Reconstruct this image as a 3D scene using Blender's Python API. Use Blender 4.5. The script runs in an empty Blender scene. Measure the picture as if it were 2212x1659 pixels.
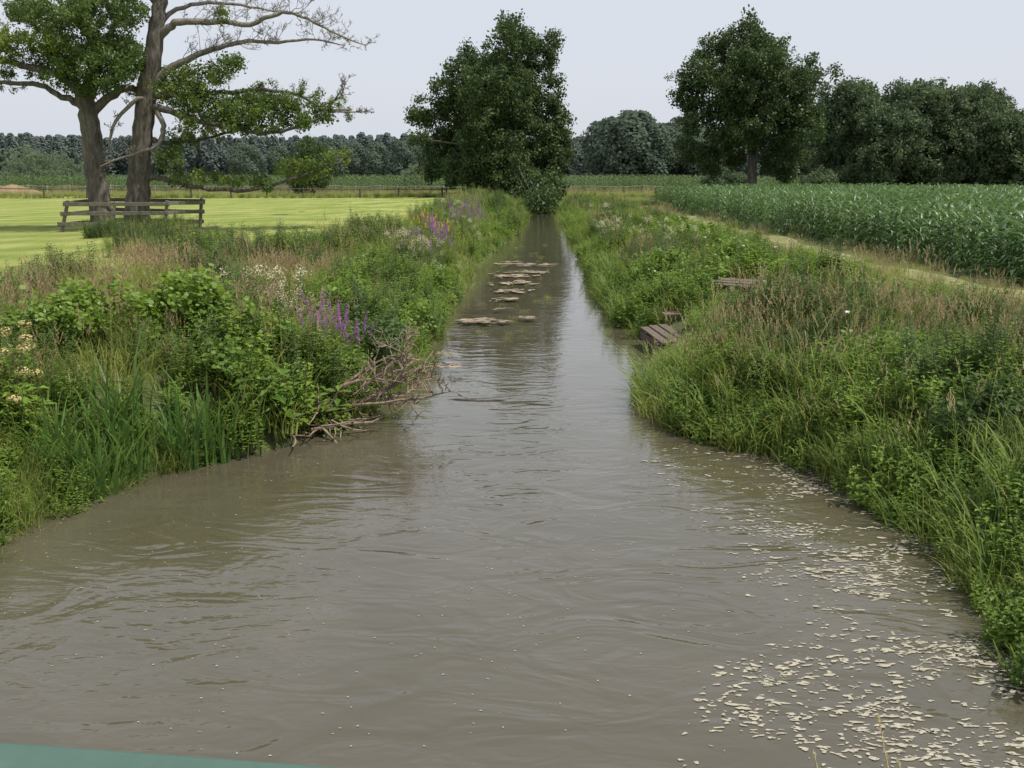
import bpy, math, random
import numpy as np
from mathutils import Vector, noise
random.seed(7)
R = np.random.default_rng(11)
scene = bpy.context.scene
scene.view_settings.view_transform = 'Standard'
scene.view_settings.look = 'None'
scene.view_settings.exposure = 0
CAMZ = 3.6

# ------------------------------------------------------------------ materials
def newmat(name):
    m = bpy.data.materials.new(name); m.use_nodes = True
    nt = m.node_tree; nt.nodes.clear()
    return m, nt, nt.nodes, nt.links

def leaf_mat(name, c1, c2, trans=0.35, rough=0.55, nscale=0.6, c3=None, spec=0.25):
    m, nt, N, L = newmat(name)
    out = N.new('ShaderNodeOutputMaterial')
    oi = N.new('ShaderNodeObjectInfo')
    geo = N.new('ShaderNodeNewGeometry')
    nz = N.new('ShaderNodeTexNoise'); nz.inputs['Scale'].default_value = nscale; nz.inputs['Detail'].default_value = 3
    L.new(geo.outputs['Position'], nz.inputs['Vector'])
    add = N.new('ShaderNodeMath'); add.operation = 'ADD'
    L.new(oi.outputs['Random'], add.inputs[0]); L.new(nz.outputs['Fac'], add.inputs[1])
    isl = N.new('ShaderNodeMath'); isl.operation = 'MULTIPLY_ADD'; isl.inputs[1].default_value = 0.5
    L.new(geo.outputs['Random Per Island'], isl.inputs[0]); L.new(add.outputs[0], isl.inputs[2])
    mr = N.new('ShaderNodeMapRange'); mr.inputs['From Min'].default_value = 0.35; mr.inputs['From Max'].default_value = 1.65
    L.new(isl.outputs[0], mr.inputs['Value'])
    cr = N.new('ShaderNodeValToRGB')
    cr.color_ramp.elements[0].color = (*c1, 1); cr.color_ramp.elements[1].color = (*c2, 1)
    L.new(mr.outputs['Result'], cr.inputs['Fac'])
    p = N.new('ShaderNodeBsdfPrincipled'); p.inputs['Roughness'].default_value = rough
    p.inputs['Specular IOR Level'].default_value = spec
    L.new(cr.outputs['Color'], p.inputs['Base Color'])
    t = N.new('ShaderNodeBsdfTranslucent')
    hs = N.new('ShaderNodeHueSaturation'); hs.inputs['Hue'].default_value = 0.485; hs.inputs['Value'].default_value = 1.3
    L.new(cr.outputs['Color'], hs.inputs['Color']); L.new(hs.outputs['Color'], t.inputs['Color'])
    mx = N.new('ShaderNodeMixShader'); mx.inputs['Fac'].default_value = trans
    L.new(p.outputs[0], mx.inputs[1]); L.new(t.outputs[0], mx.inputs[2]); L.new(mx.outputs[0], out.inputs['Surface'])
    return m

def noise_mat(name, cols, scale=4, detail=6, rough=0.8, bump=0.3, bdist=0.02, stretch=(1,1,1), spec=0.3):
    m, nt, N, L = newmat(name)
    out = N.new('ShaderNodeOutputMaterial'); geo = N.new('ShaderNodeNewGeometry')
    mp = N.new('ShaderNodeMapping'); mp.inputs['Scale'].default_value = stretch
    L.new(geo.outputs['Position'], mp.inputs['Vector'])
    nz = N.new('ShaderNodeTexNoise'); nz.inputs['Scale'].default_value = scale; nz.inputs['Detail'].default_value = detail
    nz.inputs['Roughness'].default_value = 0.65
    L.new(mp.outputs[0], nz.inputs['Vector'])
    cr = N.new('ShaderNodeValToRGB'); els = cr.color_ramp.elements
    els[0].position = 0.3; els[1].position = 0.7
    els[0].color = (*cols[0], 1); els[1].color = (*cols[-1], 1)
    for i, c in enumerate(cols[1:-1]):
        e = els.new(0.3 + 0.4*(i+1)/(len(cols)-1)); e.color = (*c, 1)
    L.new(nz.outputs['Fac'], cr.inputs['Fac'])
    p = N.new('ShaderNodeBsdfPrincipled'); p.inputs['Roughness'].default_value = rough
    p.inputs['Specular IOR Level'].default_value = spec
    L.new(cr.outputs['Color'], p.inputs['Base Color'])
    b = N.new('ShaderNodeBump'); b.inputs['Strength'].default_value = bump; b.inputs['Distance'].default_value = bdist
    L.new(nz.outputs['Fac'], b.inputs['Height']); L.new(b.outputs[0], p.inputs['Normal'])
    L.new(p.outputs[0], out.inputs['Surface'])
    return m

M = {}
M['grass'] = leaf_mat('grass_green', (0.08,0.15,0.03), (0.25,0.32,0.075), 0.45)
M['grass2'] = leaf_mat('grass_blue_green', (0.065,0.125,0.035), (0.18,0.27,0.075), 0.42)
M['grassy'] = leaf_mat('grass_yellow_green', (0.18,0.24,0.05), (0.37,0.38,0.11), 0.45)
M['straw'] = leaf_mat('dry_grass', (0.28,0.24,0.11), (0.46,0.40,0.20), 0.35)
M['seed'] = leaf_mat('grass_seed_heads', (0.26,0.19,0.10), (0.42,0.33,0.19), 0.35)
M['herb'] = leaf_mat('herb_leaves', (0.055,0.13,0.022), (0.20,0.31,0.05), 0.42)
M['herbd'] = leaf_mat('dark_herb_leaves', (0.035,0.08,0.025), (0.11,0.17,0.05), 0.35)
M['shrub'] = leaf_mat('shrub_leaves', (0.05,0.12,0.02), (0.18,0.28,0.045), 0.42, 0.45, spec=0.35)
M['reed'] = leaf_mat('iris_leaves', (0.035,0.10,0.022), (0.13,0.23,0.05), 0.38, 0.5, spec=0.35)
M['stem'] = leaf_mat('stems', (0.09,0.11,0.04), (0.16,0.14,0.07), 0.1)
M['purple'] = leaf_mat('loosestrife_flowers', (0.30,0.07,0.36), (0.46,0.16,0.50), 0.3)
M['cream'] = leaf_mat('meadowsweet_flowers', (0.50,0.47,0.30), (0.66,0.62,0.43), 0.3)
M['umbel'] = leaf_mat('umbel_seeds', (0.42,0.36,0.13), (0.58,0.50,0.22), 0.2)
M['yellow'] = leaf_mat('yellow_flowers', (0.7,0.45,0.03), (0.75,0.55,0.05), 0.2)
M['white'] = leaf_mat('bindweed_flowers', (0.75,0.75,0.72), (0.85,0.85,0.82), 0.3)
M['corn'] = leaf_mat('corn_leaves', (0.035,0.085,0.025), (0.10,0.18,0.05), 0.35, 0.42, spec=0.5)
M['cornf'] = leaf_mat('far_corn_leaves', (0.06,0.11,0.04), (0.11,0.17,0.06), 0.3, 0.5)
M['oak'] = leaf_mat('oak_leaves', (0.026,0.055,0.018), (0.08,0.122,0.038), 0.28, 0.55, 0.35)
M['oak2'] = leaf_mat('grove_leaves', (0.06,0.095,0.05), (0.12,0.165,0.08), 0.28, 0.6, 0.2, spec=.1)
M['alder'] = leaf_mat('alder_leaves', (0.04,0.08,0.02), (0.11,0.165,0.04), 0.35, 0.45, 0.5)
M['aldery'] = leaf_mat('alder_leaves_light', (0.09,0.14,0.025), (0.21,0.27,0.05), 0.42, 0.45, 0.5)
M['forest'] = leaf_mat('forest_leaves_hazed', (0.125,0.155,0.145), (0.145,0.178,0.16), 0.3, 0.9, 0.05, spec=0)  # aerial haze put into the leaf colour: paler, bluer, low contrast
M['forest2'] = leaf_mat('wood_edge_leaves_hazed', (0.092,0.125,0.095), (0.13,0.168,0.118), 0.3, 0.8, 0.08, spec=0)  # nearer wood, greener, distance haze also mixed into its colour
M['willow'] = leaf_mat('willow_leaves', (0.12,0.165,0.09), (0.18,0.23,0.13), 0.3, 0.6)
M['bark'] = noise_mat('bark', [(0.045,0.038,0.03),(0.11,0.095,0.078),(0.20,0.18,0.155)], 7, 8, 0.9, 0.9, 0.05, (1,1,0.25))
M['twig'] = noise_mat('bare_twigs', [(0.13,0.115,0.09),(0.26,0.235,0.20)], 6, 4, 0.9, 0.2)
M['dead'] = noise_mat('driftwood', [(0.09,0.06,0.04),(0.22,0.165,0.12),(0.32,0.26,0.20)], 9, 5, 0.9, 0.4)
M['wood'] = noise_mat('weathered_wood', [(0.07,0.06,0.05),(0.16,0.14,0.11),(0.25,0.23,0.18)], 6, 8, 0.85, 0.5, 0.01, (1,1,6))
M['plank'] = noise_mat('jetty_wood', [(0.055,0.040,0.030),(0.12,0.088,0.07),(0.18,0.145,0.12)], 7, 8, 0.8, 0.5, 0.01, (8,1,1))
M['post'] = noise_mat('fence_wood', [(0.05,0.042,0.035),(0.11,0.095,0.08)], 6, 5, 0.9, 0.3)
M['postl'] = noise_mat('pale_post', [(0.25,0.24,0.2),(0.4,0.38,0.34)], 6, 5, 0.9, 0.3)
M['paint'] = noise_mat('green_paint', [(0.052,0.098,0.078),(0.066,0.118,0.096)], 12, 5, 0.6, 0.1, 0.002)
M['concrete'] = noise_mat('concrete', [(0.22,0.21,0.19),(0.34,0.33,0.30)], 5, 8, 0.9, 0.3)
M['foam'] = noise_mat('foam', [(0.26,0.24,0.185),(0.40,0.37,0.29)], 30, 3, 0.8, 0.2)
M['mat'] = noise_mat('weed_mat', [(0.08,0.095,0.045),(0.26,0.20,0.145),(0.43,0.32,0.25)], 5, 9, 0.7, 0.9, 0.04)
M['soil'] = noise_mat('soil_heap', [(0.17,0.11,0.06),(0.28,0.20,0.12)], 0.6, 8, 0.95, 0.8, 0.3)
M['path'] = noise_mat('path_sand', [(0.10,0.13,0.04),(0.17,0.18,0.07),(0.30,0.26,0.16)], 1.3, 8, 0.95, 0.5, 0.03)
M['ground'] = noise_mat('ground_soil', [(0.03,0.045,0.015),(0.07,0.085,0.028),(0.12,0.125,0.05)], 1.8, 10, 0.95, 0.8, 0.08)

def field_mat():
    m, nt, N, L = newmat('mowed_grass')
    out = N.new('ShaderNodeOutputMaterial'); geo = N.new('ShaderNodeNewGeometry')
    mp = N.new('ShaderNodeMapping'); mp.inputs['Rotation'].default_value = (0,0,math.radians(62))
    L.new(geo.outputs['Position'], mp.inputs['Vector'])
    wv = N.new('ShaderNodeTexWave'); wv.inputs['Scale'].default_value = 0.085; wv.inputs['Distortion'].default_value = 3.0
    wv.inputs['Detail'].default_value = 5; wv.inputs['Detail Scale'].default_value = 0.5; wv.bands_direction='X'
    L.new(mp.outputs[0], wv.inputs['Vector'])
    mp1 = N.new('ShaderNodeMapping'); mp1.inputs['Rotation'].default_value = (0,0,math.radians(62)); mp1.inputs['Scale'].default_value=(1,.2,1)
    L.new(geo.outputs['Position'], mp1.inputs['Vector'])
    n1 = N.new('ShaderNodeTexNoise'); n1.inputs['Scale'].default_value = 0.6; n1.inputs['Detail'].default_value = 10; n1.inputs['Roughness'].default_value=0.75
    L.new(mp1.outputs[0], n1.inputs['Vector'])
    n2 = N.new('ShaderNodeTexNoise'); n2.inputs['Scale'].default_value = 6; n2.inputs['Detail'].default_value = 6; n2.inputs['Roughness'].default_value=0.8
    L.new(geo.outputs['Position'], n2.inputs['Vector'])
    a = N.new('ShaderNodeMath'); a.operation='MULTIPLY_ADD'; a.inputs[1].default_value = 0.2
    L.new(wv.outputs['Fac'], a.inputs[0]); L.new(n1.outputs['Fac'], a.inputs[2])
    b = N.new('ShaderNodeMath'); b.operation='MULTIPLY_ADD'; b.inputs[1].default_value = 0.5
    L.new(n2.outputs['Fac'], b.inputs[0]); L.new(a.outputs[0], b.inputs[2])
    mr = N.new('ShaderNodeMapRange'); mr.inputs['From Min'].default_value=.58; mr.inputs['From Max'].default_value=1.1
    L.new(b.outputs[0], mr.inputs['Value'])
    cr = N.new('ShaderNodeValToRGB'); e = cr.color_ramp.elements
    e[0].position=0.05; e[0].color=(0.115,0.17,0.034,1); e[1].position=.95; e[1].color=(0.31,0.31,0.12,1)
    e2=e.new(0.5); e2.color=(0.20,0.24,0.055,1)
    L.new(mr.outputs[0], cr.inputs['Fac'])
    p = N.new('ShaderNodeBsdfPrincipled'); p.inputs['Roughness'].default_value=0.9; p.inputs['Specular IOR Level'].default_value=0.1
    L.new(cr.outputs['Color'], p.inputs['Base Color'])
    bp = N.new('ShaderNodeBump'); bp.inputs['Strength'].default_value=0.9; bp.inputs['Distance'].default_value=0.07
    L.new(n2.outputs['Fac'], bp.inputs['Height']); L.new(bp.outputs[0], p.inputs['Normal'])
    L.new(p.outputs[0], out.inputs['Surface'])
    return m
M['field'] = field_mat()

def water_mat():
    m, nt, N, L = newmat('river_water')
    out = N.new('ShaderNodeOutputMaterial'); geo = N.new('ShaderNodeNewGeometry')
    def nz(scale, stretch, detail, dist=0.0):
        mp = N.new('ShaderNodeMapping'); mp.inputs['Scale'].default_value = stretch
        L.new(geo.outputs['Position'], mp.inputs['Vector'])
        n = N.new('ShaderNodeTexNoise'); n.inputs['Scale'].default_value = scale; n.inputs['Detail'].default_value = detail
        n.inputs['Distortion'].default_value = dist
        L.new(mp.outputs[0], n.inputs['Vector']); return n
    big = nz(0.4, (1,1,1), 2, 0.8)
    mid = nz(1.3, (0.7,1.2,1), 2, 2.0)
    fine = nz(7, (0.65,1.4,1), 2, 1.0)
    cr = N.new('ShaderNodeValToRGB')
    cr.color_ramp.elements[0].position=0.3; cr.color_ramp.elements[0].color=(0.064,0.056,0.034,1)
    cr.color_ramp.elements[1].position=0.75; cr.color_ramp.elements[1].color=(0.086,0.077,0.055,1)
    L.new(big.outputs['Fac'], cr.inputs['Fac'])
    mr = N.new('ShaderNodeMapRange'); mr.inputs['From Min'].default_value=0.40; mr.inputs['From Max'].default_value=0.60
    mr.inputs['To Min'].default_value=0.2; mr.inputs['To Max'].default_value=1.0
    L.new(big.outputs['Fac'], mr.inputs['Value'])
    s = N.new('ShaderNodeMath'); s.operation='MULTIPLY'; L.new(fine.outputs['Fac'], s.inputs[0]); L.new(mr.outputs[0], s.inputs[1])
    s2 = N.new('ShaderNodeMath'); s2.operation='MULTIPLY_ADD'; s2.inputs[1].default_value=0.24
    L.new(s.outputs[0], s2.inputs[0]); L.new(mid.outputs['Fac'], s2.inputs[2])
    sp = N.new('ShaderNodeSeparateXYZ'); L.new(geo.outputs['Position'], sp.inputs[0])
    mt = N.new('ShaderNodeMapRange'); mt.inputs['From Min'].default_value=6; mt.inputs['From Max'].default_value=18
    mt.inputs['To Min'].default_value=0.7; mt.inputs['To Max'].default_value=0.17
    L.new(sp.outputs['Y'], mt.inputs['Value'])
    b = N.new('ShaderNodeBump'); b.inputs['Distance'].default_value=0.05
    L.new(mt.outputs[0], b.inputs['Strength'])
    L.new(s2.outputs[0], b.inputs['Height'])
    p = N.new('ShaderNodeBsdfPrincipled'); p.inputs['Roughness'].default_value=0.02; p.inputs['IOR'].default_value=1.55
    L.new(cr.outputs['Color'], p.inputs['Base Color']); L.new(b.outputs[0], p.inputs['Normal'])
    L.new(p.outputs[0], out.inputs['Surface'])
    return m
M['water'] = water_mat()

# ------------------------------------------------------------------ mesh builder
class MB:
    def __init__(s): s.v=[]; s.f=[]; s.m=[]
    def face(s, pts, mi=0):
        i=len(s.v); s.v.extend([tuple(p) for p in pts]); s.f.append(tuple(range(i,i+len(pts)))); s.m.append(mi)
    def tube(s, pts, rad, n=6, mi=0, cap=True):
        pts=[Vector(p) for p in pts]; base=len(s.v); k=len(pts)
        ref=Vector((0.3,0.9,0.1))
        for i,p in enumerate(pts):
            d=(pts[min(i+1,k-1)]-pts[max(i-1,0)])
            if d.length<1e-6: d=Vector((0,0,1))
            d.normalize()
            a=d.cross(ref)
            if a.length<0.1: a=d.cross(Vector((1,0,0)))
            a.normalize(); b=d.cross(a)
            for j in range(n):
                t=2*math.pi*j/n
                s.v.append(tuple(p+(a*math.cos(t)+b*math.sin(t))*rad[i]))
        for i in range(k-1):
            for j in range(n):
                s.f.append((base+i*n+j,base+i*n+(j+1)%n,base+(i+1)*n+(j+1)%n,base+(i+1)*n+j)); s.m.append(mi)
        if cap:
            s.f.append(tuple(base+(k-1)*n+j for j in range(n))); s.m.append(mi)
    def blade(s, p, az, h, w, bend, mi=0, seg=4, droop=0.0):
        p=Vector(p); dx,dy=math.cos(az),math.sin(az); wa=az+math.pi/2+random.uniform(-.6,.6)
        wx,wy=math.cos(wa)*w/2,math.sin(wa)*w/2
        base=len(s.v)
        for i in range(seg):
            t=i/seg
            out=bend*h*t*t; z=h*t*(1-0.35*bend*t)-droop*h*max(0,t-.55)**2*2.5
            k=(1-t**1.6)
            c=p+Vector((dx*out,dy*out,z))
            s.v.append((c.x-wx*k,c.y-wy*k,c.z)); s.v.append((c.x+wx*k,c.y+wy*k,c.z))
        t=1; out=bend*h; z=h*(1-0.35*bend)-droop*h*0.5
        s.v.append((p.x+dx*out,p.y+dy*out,p.z+z))
        for i in range(seg-1):
            a=base+2*i; s.f.append((a,a+1,a+3,a+2)); s.m.append(mi)
        a=base+2*(seg-1); s.f.append((a,a+1,a+2)); s.m.append(mi)
        return Vector((p.x+dx*out,p.y+dy*out,p.z+z))
    def leaf(s, p, d, l, w, mi=0, fold=0.25, up=None):
        p=Vector(p); d=Vector(d).normalized()
        r=up if up is not None else Vector((random.gauss(0,1),random.gauss(0,1),random.gauss(0,1)))
        a=d.cross(r)
        if a.length<1e-3: a=d.cross(Vector((1,0,0)))
        a.normalize(); n=a.cross(d)
        b=len(s.v)
        m=p+d*l*0.45
        s.v.extend([tuple(p),tuple(m-a*w/2+n*w*fold),tuple(p+d*l-n*l*0.1),tuple(m+a*w/2+n*w*fold)])
        s.f.append((b,b+1,b+2)); s.m.append(mi); s.f.append((b,b+2,b+3)); s.m.append(mi)
    def rleaf(s, p, nrm, r, mi=0):
        nrm=Vector(nrm).normalized(); a=nrm.cross(Vector((0.2,0.3,1)))
        if a.length<1e-3: a=Vector((1,0,0))
        a.normalize(); b=nrm.cross(a); p=Vector(p); ph=random.random()*6
        self_pts=[]
        for j in range(5):
            t=ph+2*math.pi*j/5; rr=r*random.uniform(.8,1.15)
            self_pts.append(p+a*math.cos(t)*rr+b*math.sin(t)*rr*0.8)
        s.face(self_pts, mi)
    def box(s, c, sx, sy, sz, mi=0, rz=0.0, rx=0.0, ry=0.0):
        from mathutils import Euler
        e=Euler((rx,ry,rz)).to_matrix(); c=Vector(c); b=len(s.v)
        for x in (-1,1):
            for y in (-1,1):
                for z in (-1,1): s.v.append(tuple(c+e@Vector((x*sx/2,y*sy/2,z*sz/2))))
        for f in ((0,1,3,2),(4,6,7,5),(0,4,5,1),(2,3,7,6),(0,2,6,4),(1,5,7,3)):
            s.f.append(tuple(b+i for i in f)); s.m.append(mi)
    def beam(s, a, b, w, h, mi=0):
        a=Vector(a); b=Vector(b); d=(b-a); q=d.to_track_quat('X','Z').to_matrix(); c=(a+b)/2; base=len(s.v); L=d.length
        for x in (-1,1):
            for y in (-1,1):
                for z in (-1,1): s.v.append(tuple(c+q@Vector((x*L/2,y*w/2,z*h/2))))
        for f in ((0,1,3,2),(4,6,7,5),(0,4,5,1),(2,3,7,6),(0,2,6,4),(1,5,7,3)):
            s.f.append(tuple(base+i for i in f)); s.m.append(mi)
    def obj(s, name, mats, link=True, smooth=False, parent=None, loc=None):
        me=bpy.data.meshes.new(name); me.from_pydata(s.v,[],s.f)
        for m in mats: me.materials.append(M[m])
        me.polygons.foreach_set('material_index', s.m)
        if smooth: me.polygons.foreach_set('use_smooth',[True]*len(s.f))
        me.update(); o=bpy.data.objects.new(name,me)
        if link: scene.collection.objects.link(o)
        if loc is not None: o.location=loc
        if parent: o.parent=parent
        return o

def bevel(o,w=0.01):
    b=o.modifiers.new('b','BEVEL'); b.width=w; b.segments=2; return o

# ------------------------------------------------------------------ scatter through geometry nodes
def make_coll(name, objs):
    c=bpy.data.collections.new(name)
    for o in objs: c.objects.link(o)
    return c
def scatter_group(coll):
    g=bpy.data.node_groups.new('scatter_'+coll.name,'GeometryNodeTree')
    g.interface.new_socket('Geometry',in_out='INPUT',socket_type='NodeSocketGeometry')
    g.interface.new_socket('Geometry',in_out='OUTPUT',socket_type='NodeSocketGeometry')
    N=g.nodes; L=g.links
    gi=N.new('NodeGroupInput'); go=N.new('NodeGroupOutput')
    ci=N.new('GeometryNodeCollectionInfo'); ci.inputs['Collection'].default_value=coll
    ci.inputs['Separate Children'].default_value=True; ci.inputs['Reset Children'].default_value=True
    iop=N.new('GeometryNodeInstanceOnPoints'); iop.inputs['Pick Instance'].default_value=True
    def na(t,n):
        a=N.new('GeometryNodeInputNamedAttribute'); a.data_type=t; a.inputs['Name'].default_value=n; return a.outputs['Attribute']
    e=N.new('FunctionNodeEulerToRotation')
    L.new(gi.outputs[0],iop.inputs['Points']); L.new(ci.outputs[0],iop.inputs['Instance'])
    L.new(na('INT','idx'),iop.inputs['Instance Index']); L.new(na('FLOAT_VECTOR','rot'),e.inputs[0]); L.new(e.outputs[0],iop.inputs['Rotation'])
    L.new(na('FLOAT','scl'),iop.inputs['Scale']); L.new(iop.outputs[0],go.inputs[0])
    return g
GROUPS={}
def scatter(name, pts, coll, parent=None):
    a=np.array(pts,dtype=float)
    me=bpy.data.meshes.new(name); me.from_pydata(a[:,:3].tolist(),[],[])
    r=me.attributes.new('rot','FLOAT_VECTOR','POINT'); r.data.foreach_set('vector',a[:,3:6].ravel())
    s_=me.attributes.new('scl','FLOAT','POINT'); s_.data.foreach_set('value',a[:,6])
    i=me.attributes.new('idx','INT','POINT'); i.data.foreach_set('value',a[:,7].astype(int))
    o=bpy.data.objects.new(name,me); scene.collection.objects.link(o)
    if coll.name not in GROUPS: GROUPS[coll.name]=scatter_group(coll)
    md=o.modifiers.new('scatter','NODES'); md.node_group=GROUPS[coll.name]
    if parent: o.parent=parent
    return o

# ------------------------------------------------------------------ terrain
LY=[-40,0,6,9.7,10.7,11.6,12.6,13.3,14.7,17.6,22,29.4,43.7,68,94,100,106,110,113,116]
LX=[-6,-5.6,-5.4,-5.2,-5.05,-4.7,-3.7,-2.95,-2.35,-1.9,-1.75,-1.7,-1.1,0.5,1.2,1.9,3.6,7,15,30]
RY=[-40,0,6.4,7.6,9.2,10.5,12.1,13.5,14.7,17.6,22,29.4,43.7,68,94,100,106,110,113,116]
RX=[3.8,3.7,3.8,4.1,4.3,4.1,3.8,2.95,2.35,2.4,2.95,2.75,3.1,3.7,4.1,4.8,7,14,26,31]
def xl(y): return np.interp(y,LY,LX)
def xr(y): return np.interp(y,RY,RX)
def gz(x,y):
    x=np.asarray(x,float); y=np.asarray(y,float)
    jl=0.12*np.sin(y*2.1)+0.08*np.sin(y*5.3+1)
    a=xl(y)+jl; b=xr(y)+0.1*np.sin(y*1.9+2)+0.07*np.sin(y*4.7)
    dl=a-x; dr=x-b
    d=np.maximum(dl,dr)
    d=np.where(y>117, 10.0, d)
    H=np.where(dl>dr,1.2,1.0)+0.0
    out=-0.06+(H+0.06)*(1-np.exp(-np.maximum(d,0)*0.95))
    und=0.07*np.sin(x*0.7+y*0.31)*np.clip(d/3,0,1)+0.05*np.sin(y*0.9-x*0.4)*np.clip(d/3,0,1)
    und=np.where(np.abs(x)>14, und*0.2, und)
    far=np.clip((y-130)/150,0,1)*0.9
    ins=-0.06+np.maximum(d,-1.2)*0.5
    return np.where(d>0,out+und,ins)+far
def grid(name,xs,ys,mat,dz=0.0,keep=None):
    X,Y=np.meshgrid(xs,ys); Z=gz(X,Y)+dz
    nx=len(xs); ny=len(ys)
    v=np.stack([X.ravel(),Y.ravel(),Z.ravel()],1)
    f=[]
    for j in range(ny-1):
        for i in range(nx-1):
            a=j*nx+i; f.append((a,a+1,a+nx+1,a+nx))
    me=bpy.data.meshes.new(name); me.from_pydata(v.tolist(),[],f); me.materials.append(M[mat])
    me.polygons.foreach_set('use_smooth',[True]*len(f)); me.update()
    o=bpy.data.objects.new(name,me); scene.collection.objects.link(o); return o
def prog(a,b,st,gr):
    r=[a]
    while abs(r[-1]-a)<abs(b-a): r.append(r[-1]+st*(1 if b>a else -1)); st*=gr
    return r
xs=sorted(set(prog(-15,-1200,0.6,1.15)[1:]+list(np.arange(-15,15.01,0.3))+prog(15.1,1200,0.6,1.15)[1:]))
ys=list(np.arange(-20,45,0.4))+prog(45,125,0.6,1.012)+prog(127,1800,2,1.15)
grid('ground',xs,ys,'ground')

EY=[-30,14,16,18,22,28,34,60,90,120]; EX=[-20,-17,-14.0,-11.6,-9.0,-6.2,-5.0,-4.6,-4.7,-5]
def edge(y): return np.interp(y,EY,EX)
fy=list(np.arange(-20,113,0.8)); fv=[];ff=[]
us=[0,0.005,0.01,0.02,0.03,0.045,0.06,0.08,0.1,0.13,0.17,0.22,0.3,0.4,0.55,0.75,1]
for y in fy:
    e=float(edge(y))
    for u in us:
        x=e+(-150-e)*u; fv.append((x,y,float(gz(x,y))+0.035))
for j in range(len(fy)-1):
    for i in range(len(us)-1):
        a=j*len(us)+i; ff.append((a,a+len(us),a+len(us)+1,a+1))
me=bpy.data.meshes.new('mowed_field'); me.from_pydata(fv,[],ff); me.materials.append(M['field']); me.update()
me.polygons.foreach_set('use_smooth',[True]*len(ff))
o=bpy.data.objects.new('mowed_field',me); scene.collection.objects.link(o)

pv=[];pf=[]
py=list(np.arange(-10,112,0.6))
for y in py:
    c=10.6+0.25*math.sin(y*0.12)
    for k in (-0.75,-0.4,0,0.4,0.75):
        x=c+k+0.1*math.sin(y*1.7+k*3); pv.append((x,y,float(gz(x,y))+0.02+0.01*(1-abs(k))))
for j in range(len(py)-1):
    for i in range(4):
        a=j*5+i; pf.append((a,a+1,a+6,a+5))
me=bpy.data.meshes.new('dirt_path'); me.from_pydata(pv,[],pf); me.materials.append(M['path']); me.update()
o=bpy.data.objects.new('dirt_path',me); scene.collection.objects.link(o)

mb=MB(); mb.face([(-9,-40,0),(40,-40,0),(40,117,0),(-9,117,0)]); mb.obj('river_water',['water'])

# ------------------------------------------------------------------ plant sources
def tuft(name,n,h,spread,w,mats,mi_blade=(0,),heads=0,mi_head=0,mi_stalk=0,bend=(0.15,0.8),seg=4):
    mb=MB()
    for i in range(n):
        a=random.random()*6.283; r=spread*math.sqrt(random.random())
        mb.blade((r*math.cos(a),r*math.sin(a),-0.05),a+random.uniform(-1.2,1.2),h*random.uniform(.5,1.1),w*random.uniform(.7,1.3),random.uniform(*bend),random.choice(mi_blade),seg,random.random()*0.35)
    for i in range(heads):
        a=random.random()*6.283; r=spread*math.sqrt(random.random())
        hh=h*random.uniform(1.0,1.4); az=random.random()*6.283; b=random.uniform(0.05,0.35)
        tip=mb.blade((r*math.cos(a),r*math.sin(a),0),az,hh,w*0.6,b,mi_stalk,4)
        dd=Vector((math.cos(az)*b*2,math.sin(az)*b*2,1)).normalized()
        for k in range(7):
            q=tip-dd*(0.02+0.025*k)
            mb.leaf(q,dd+Vector((random.gauss(0,.35),random.gauss(0,.35),0)),0.05,0.012+0.001*k,mi_head)
    return mb.obj(name,mats,link=False)
def herb(name,stems,h,spread,leafl,leafw,mats,step=0.05,flower=None,fl_len=0.2,branch=True,nf=34):
    mb=MB()
    for i in range(stems):
        a=random.random()*6.283; r=spread*math.sqrt(random.random())
        p0=Vector((r*math.cos(a),r*math.sin(a),-0.03)); hh=h*random.uniform(.65,1.1)
        lean=Vector((random.gauss(0,.14),random.gauss(0,.14),1)).normalized()
        pts=[p0+lean*hh*t+Vector((0,0,0)) for t in (0,.5,1)]
        mb.tube(pts,[0.006,0.005,0.002],3,1)
        z=hh*0.15; az=random.random()*6.28
        while z<hh:
            t=z/hh; az+=1.57+random.uniform(-.3,.3)
            L_=leafl*(1.15-0.65*t)*random.uniform(.8,1.2)
            for s_ in (0,math.pi):
                d=Vector((math.cos(az+s_),math.sin(az+s_),random.uniform(-.25,.55)))
                mb.leaf(p0+lean*z,d,L_,leafw*(1.1-0.5*t),0,0.2,Vector((0,0,1)))
                if branch and random.random()<0.45:
                    q=p0+lean*z+d.normalized()*L_*0.5+Vector((0,0,0.02))
                    for k in range(2):
                        mb.leaf(q,d+Vector((random.gauss(0,.6),random.gauss(0,.6),.3)),L_*.6,leafw*.6,0,0.2,Vector((0,0,1)))
            z+=step*random.uniform(.8,1.3)
        if flower=='spike':
            top=p0+lean*hh
            for k in range(34):
                q=top+lean*(fl_len*k/34-0.05); a2=random.random()*6.28
                mb.leaf(q,Vector((math.cos(a2),math.sin(a2),.4)),0.032*(1.1-k/44),0.024,2)
        elif flower=='plume':
            top=p0+lean*hh
            for k in range(nf):
                q=top+Vector((random.gauss(0,.04),random.gauss(0,.04),random.gauss(0,.035)))
                mb.rleaf(q,(random.gauss(0,1),random.gauss(0,1),1),0.010,2)
        elif flower=='umbel':
            top=p0+lean*hh
            for u in range(3):
                c=top+Vector((random.gauss(0,.14),random.gauss(0,.14),random.uniform(-.3,.05)))
                mb.tube([p0+lean*hh*0.6,c],[0.006,0.004],3,1)
                for k in range(70):
                    d=Vector((random.gauss(0,1),random.gauss(0,1),random.gauss(.3,.8))).normalized()
                    q=c+Vector((d.x*.075,d.y*.075,d.z*.05))
                    if k%3==0: mb.tube([c,q],[.001,.001],3,1,False)
                    mb.rleaf(q,d,0.011,2)
    return mb.obj(name,mats,link=False)

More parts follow.
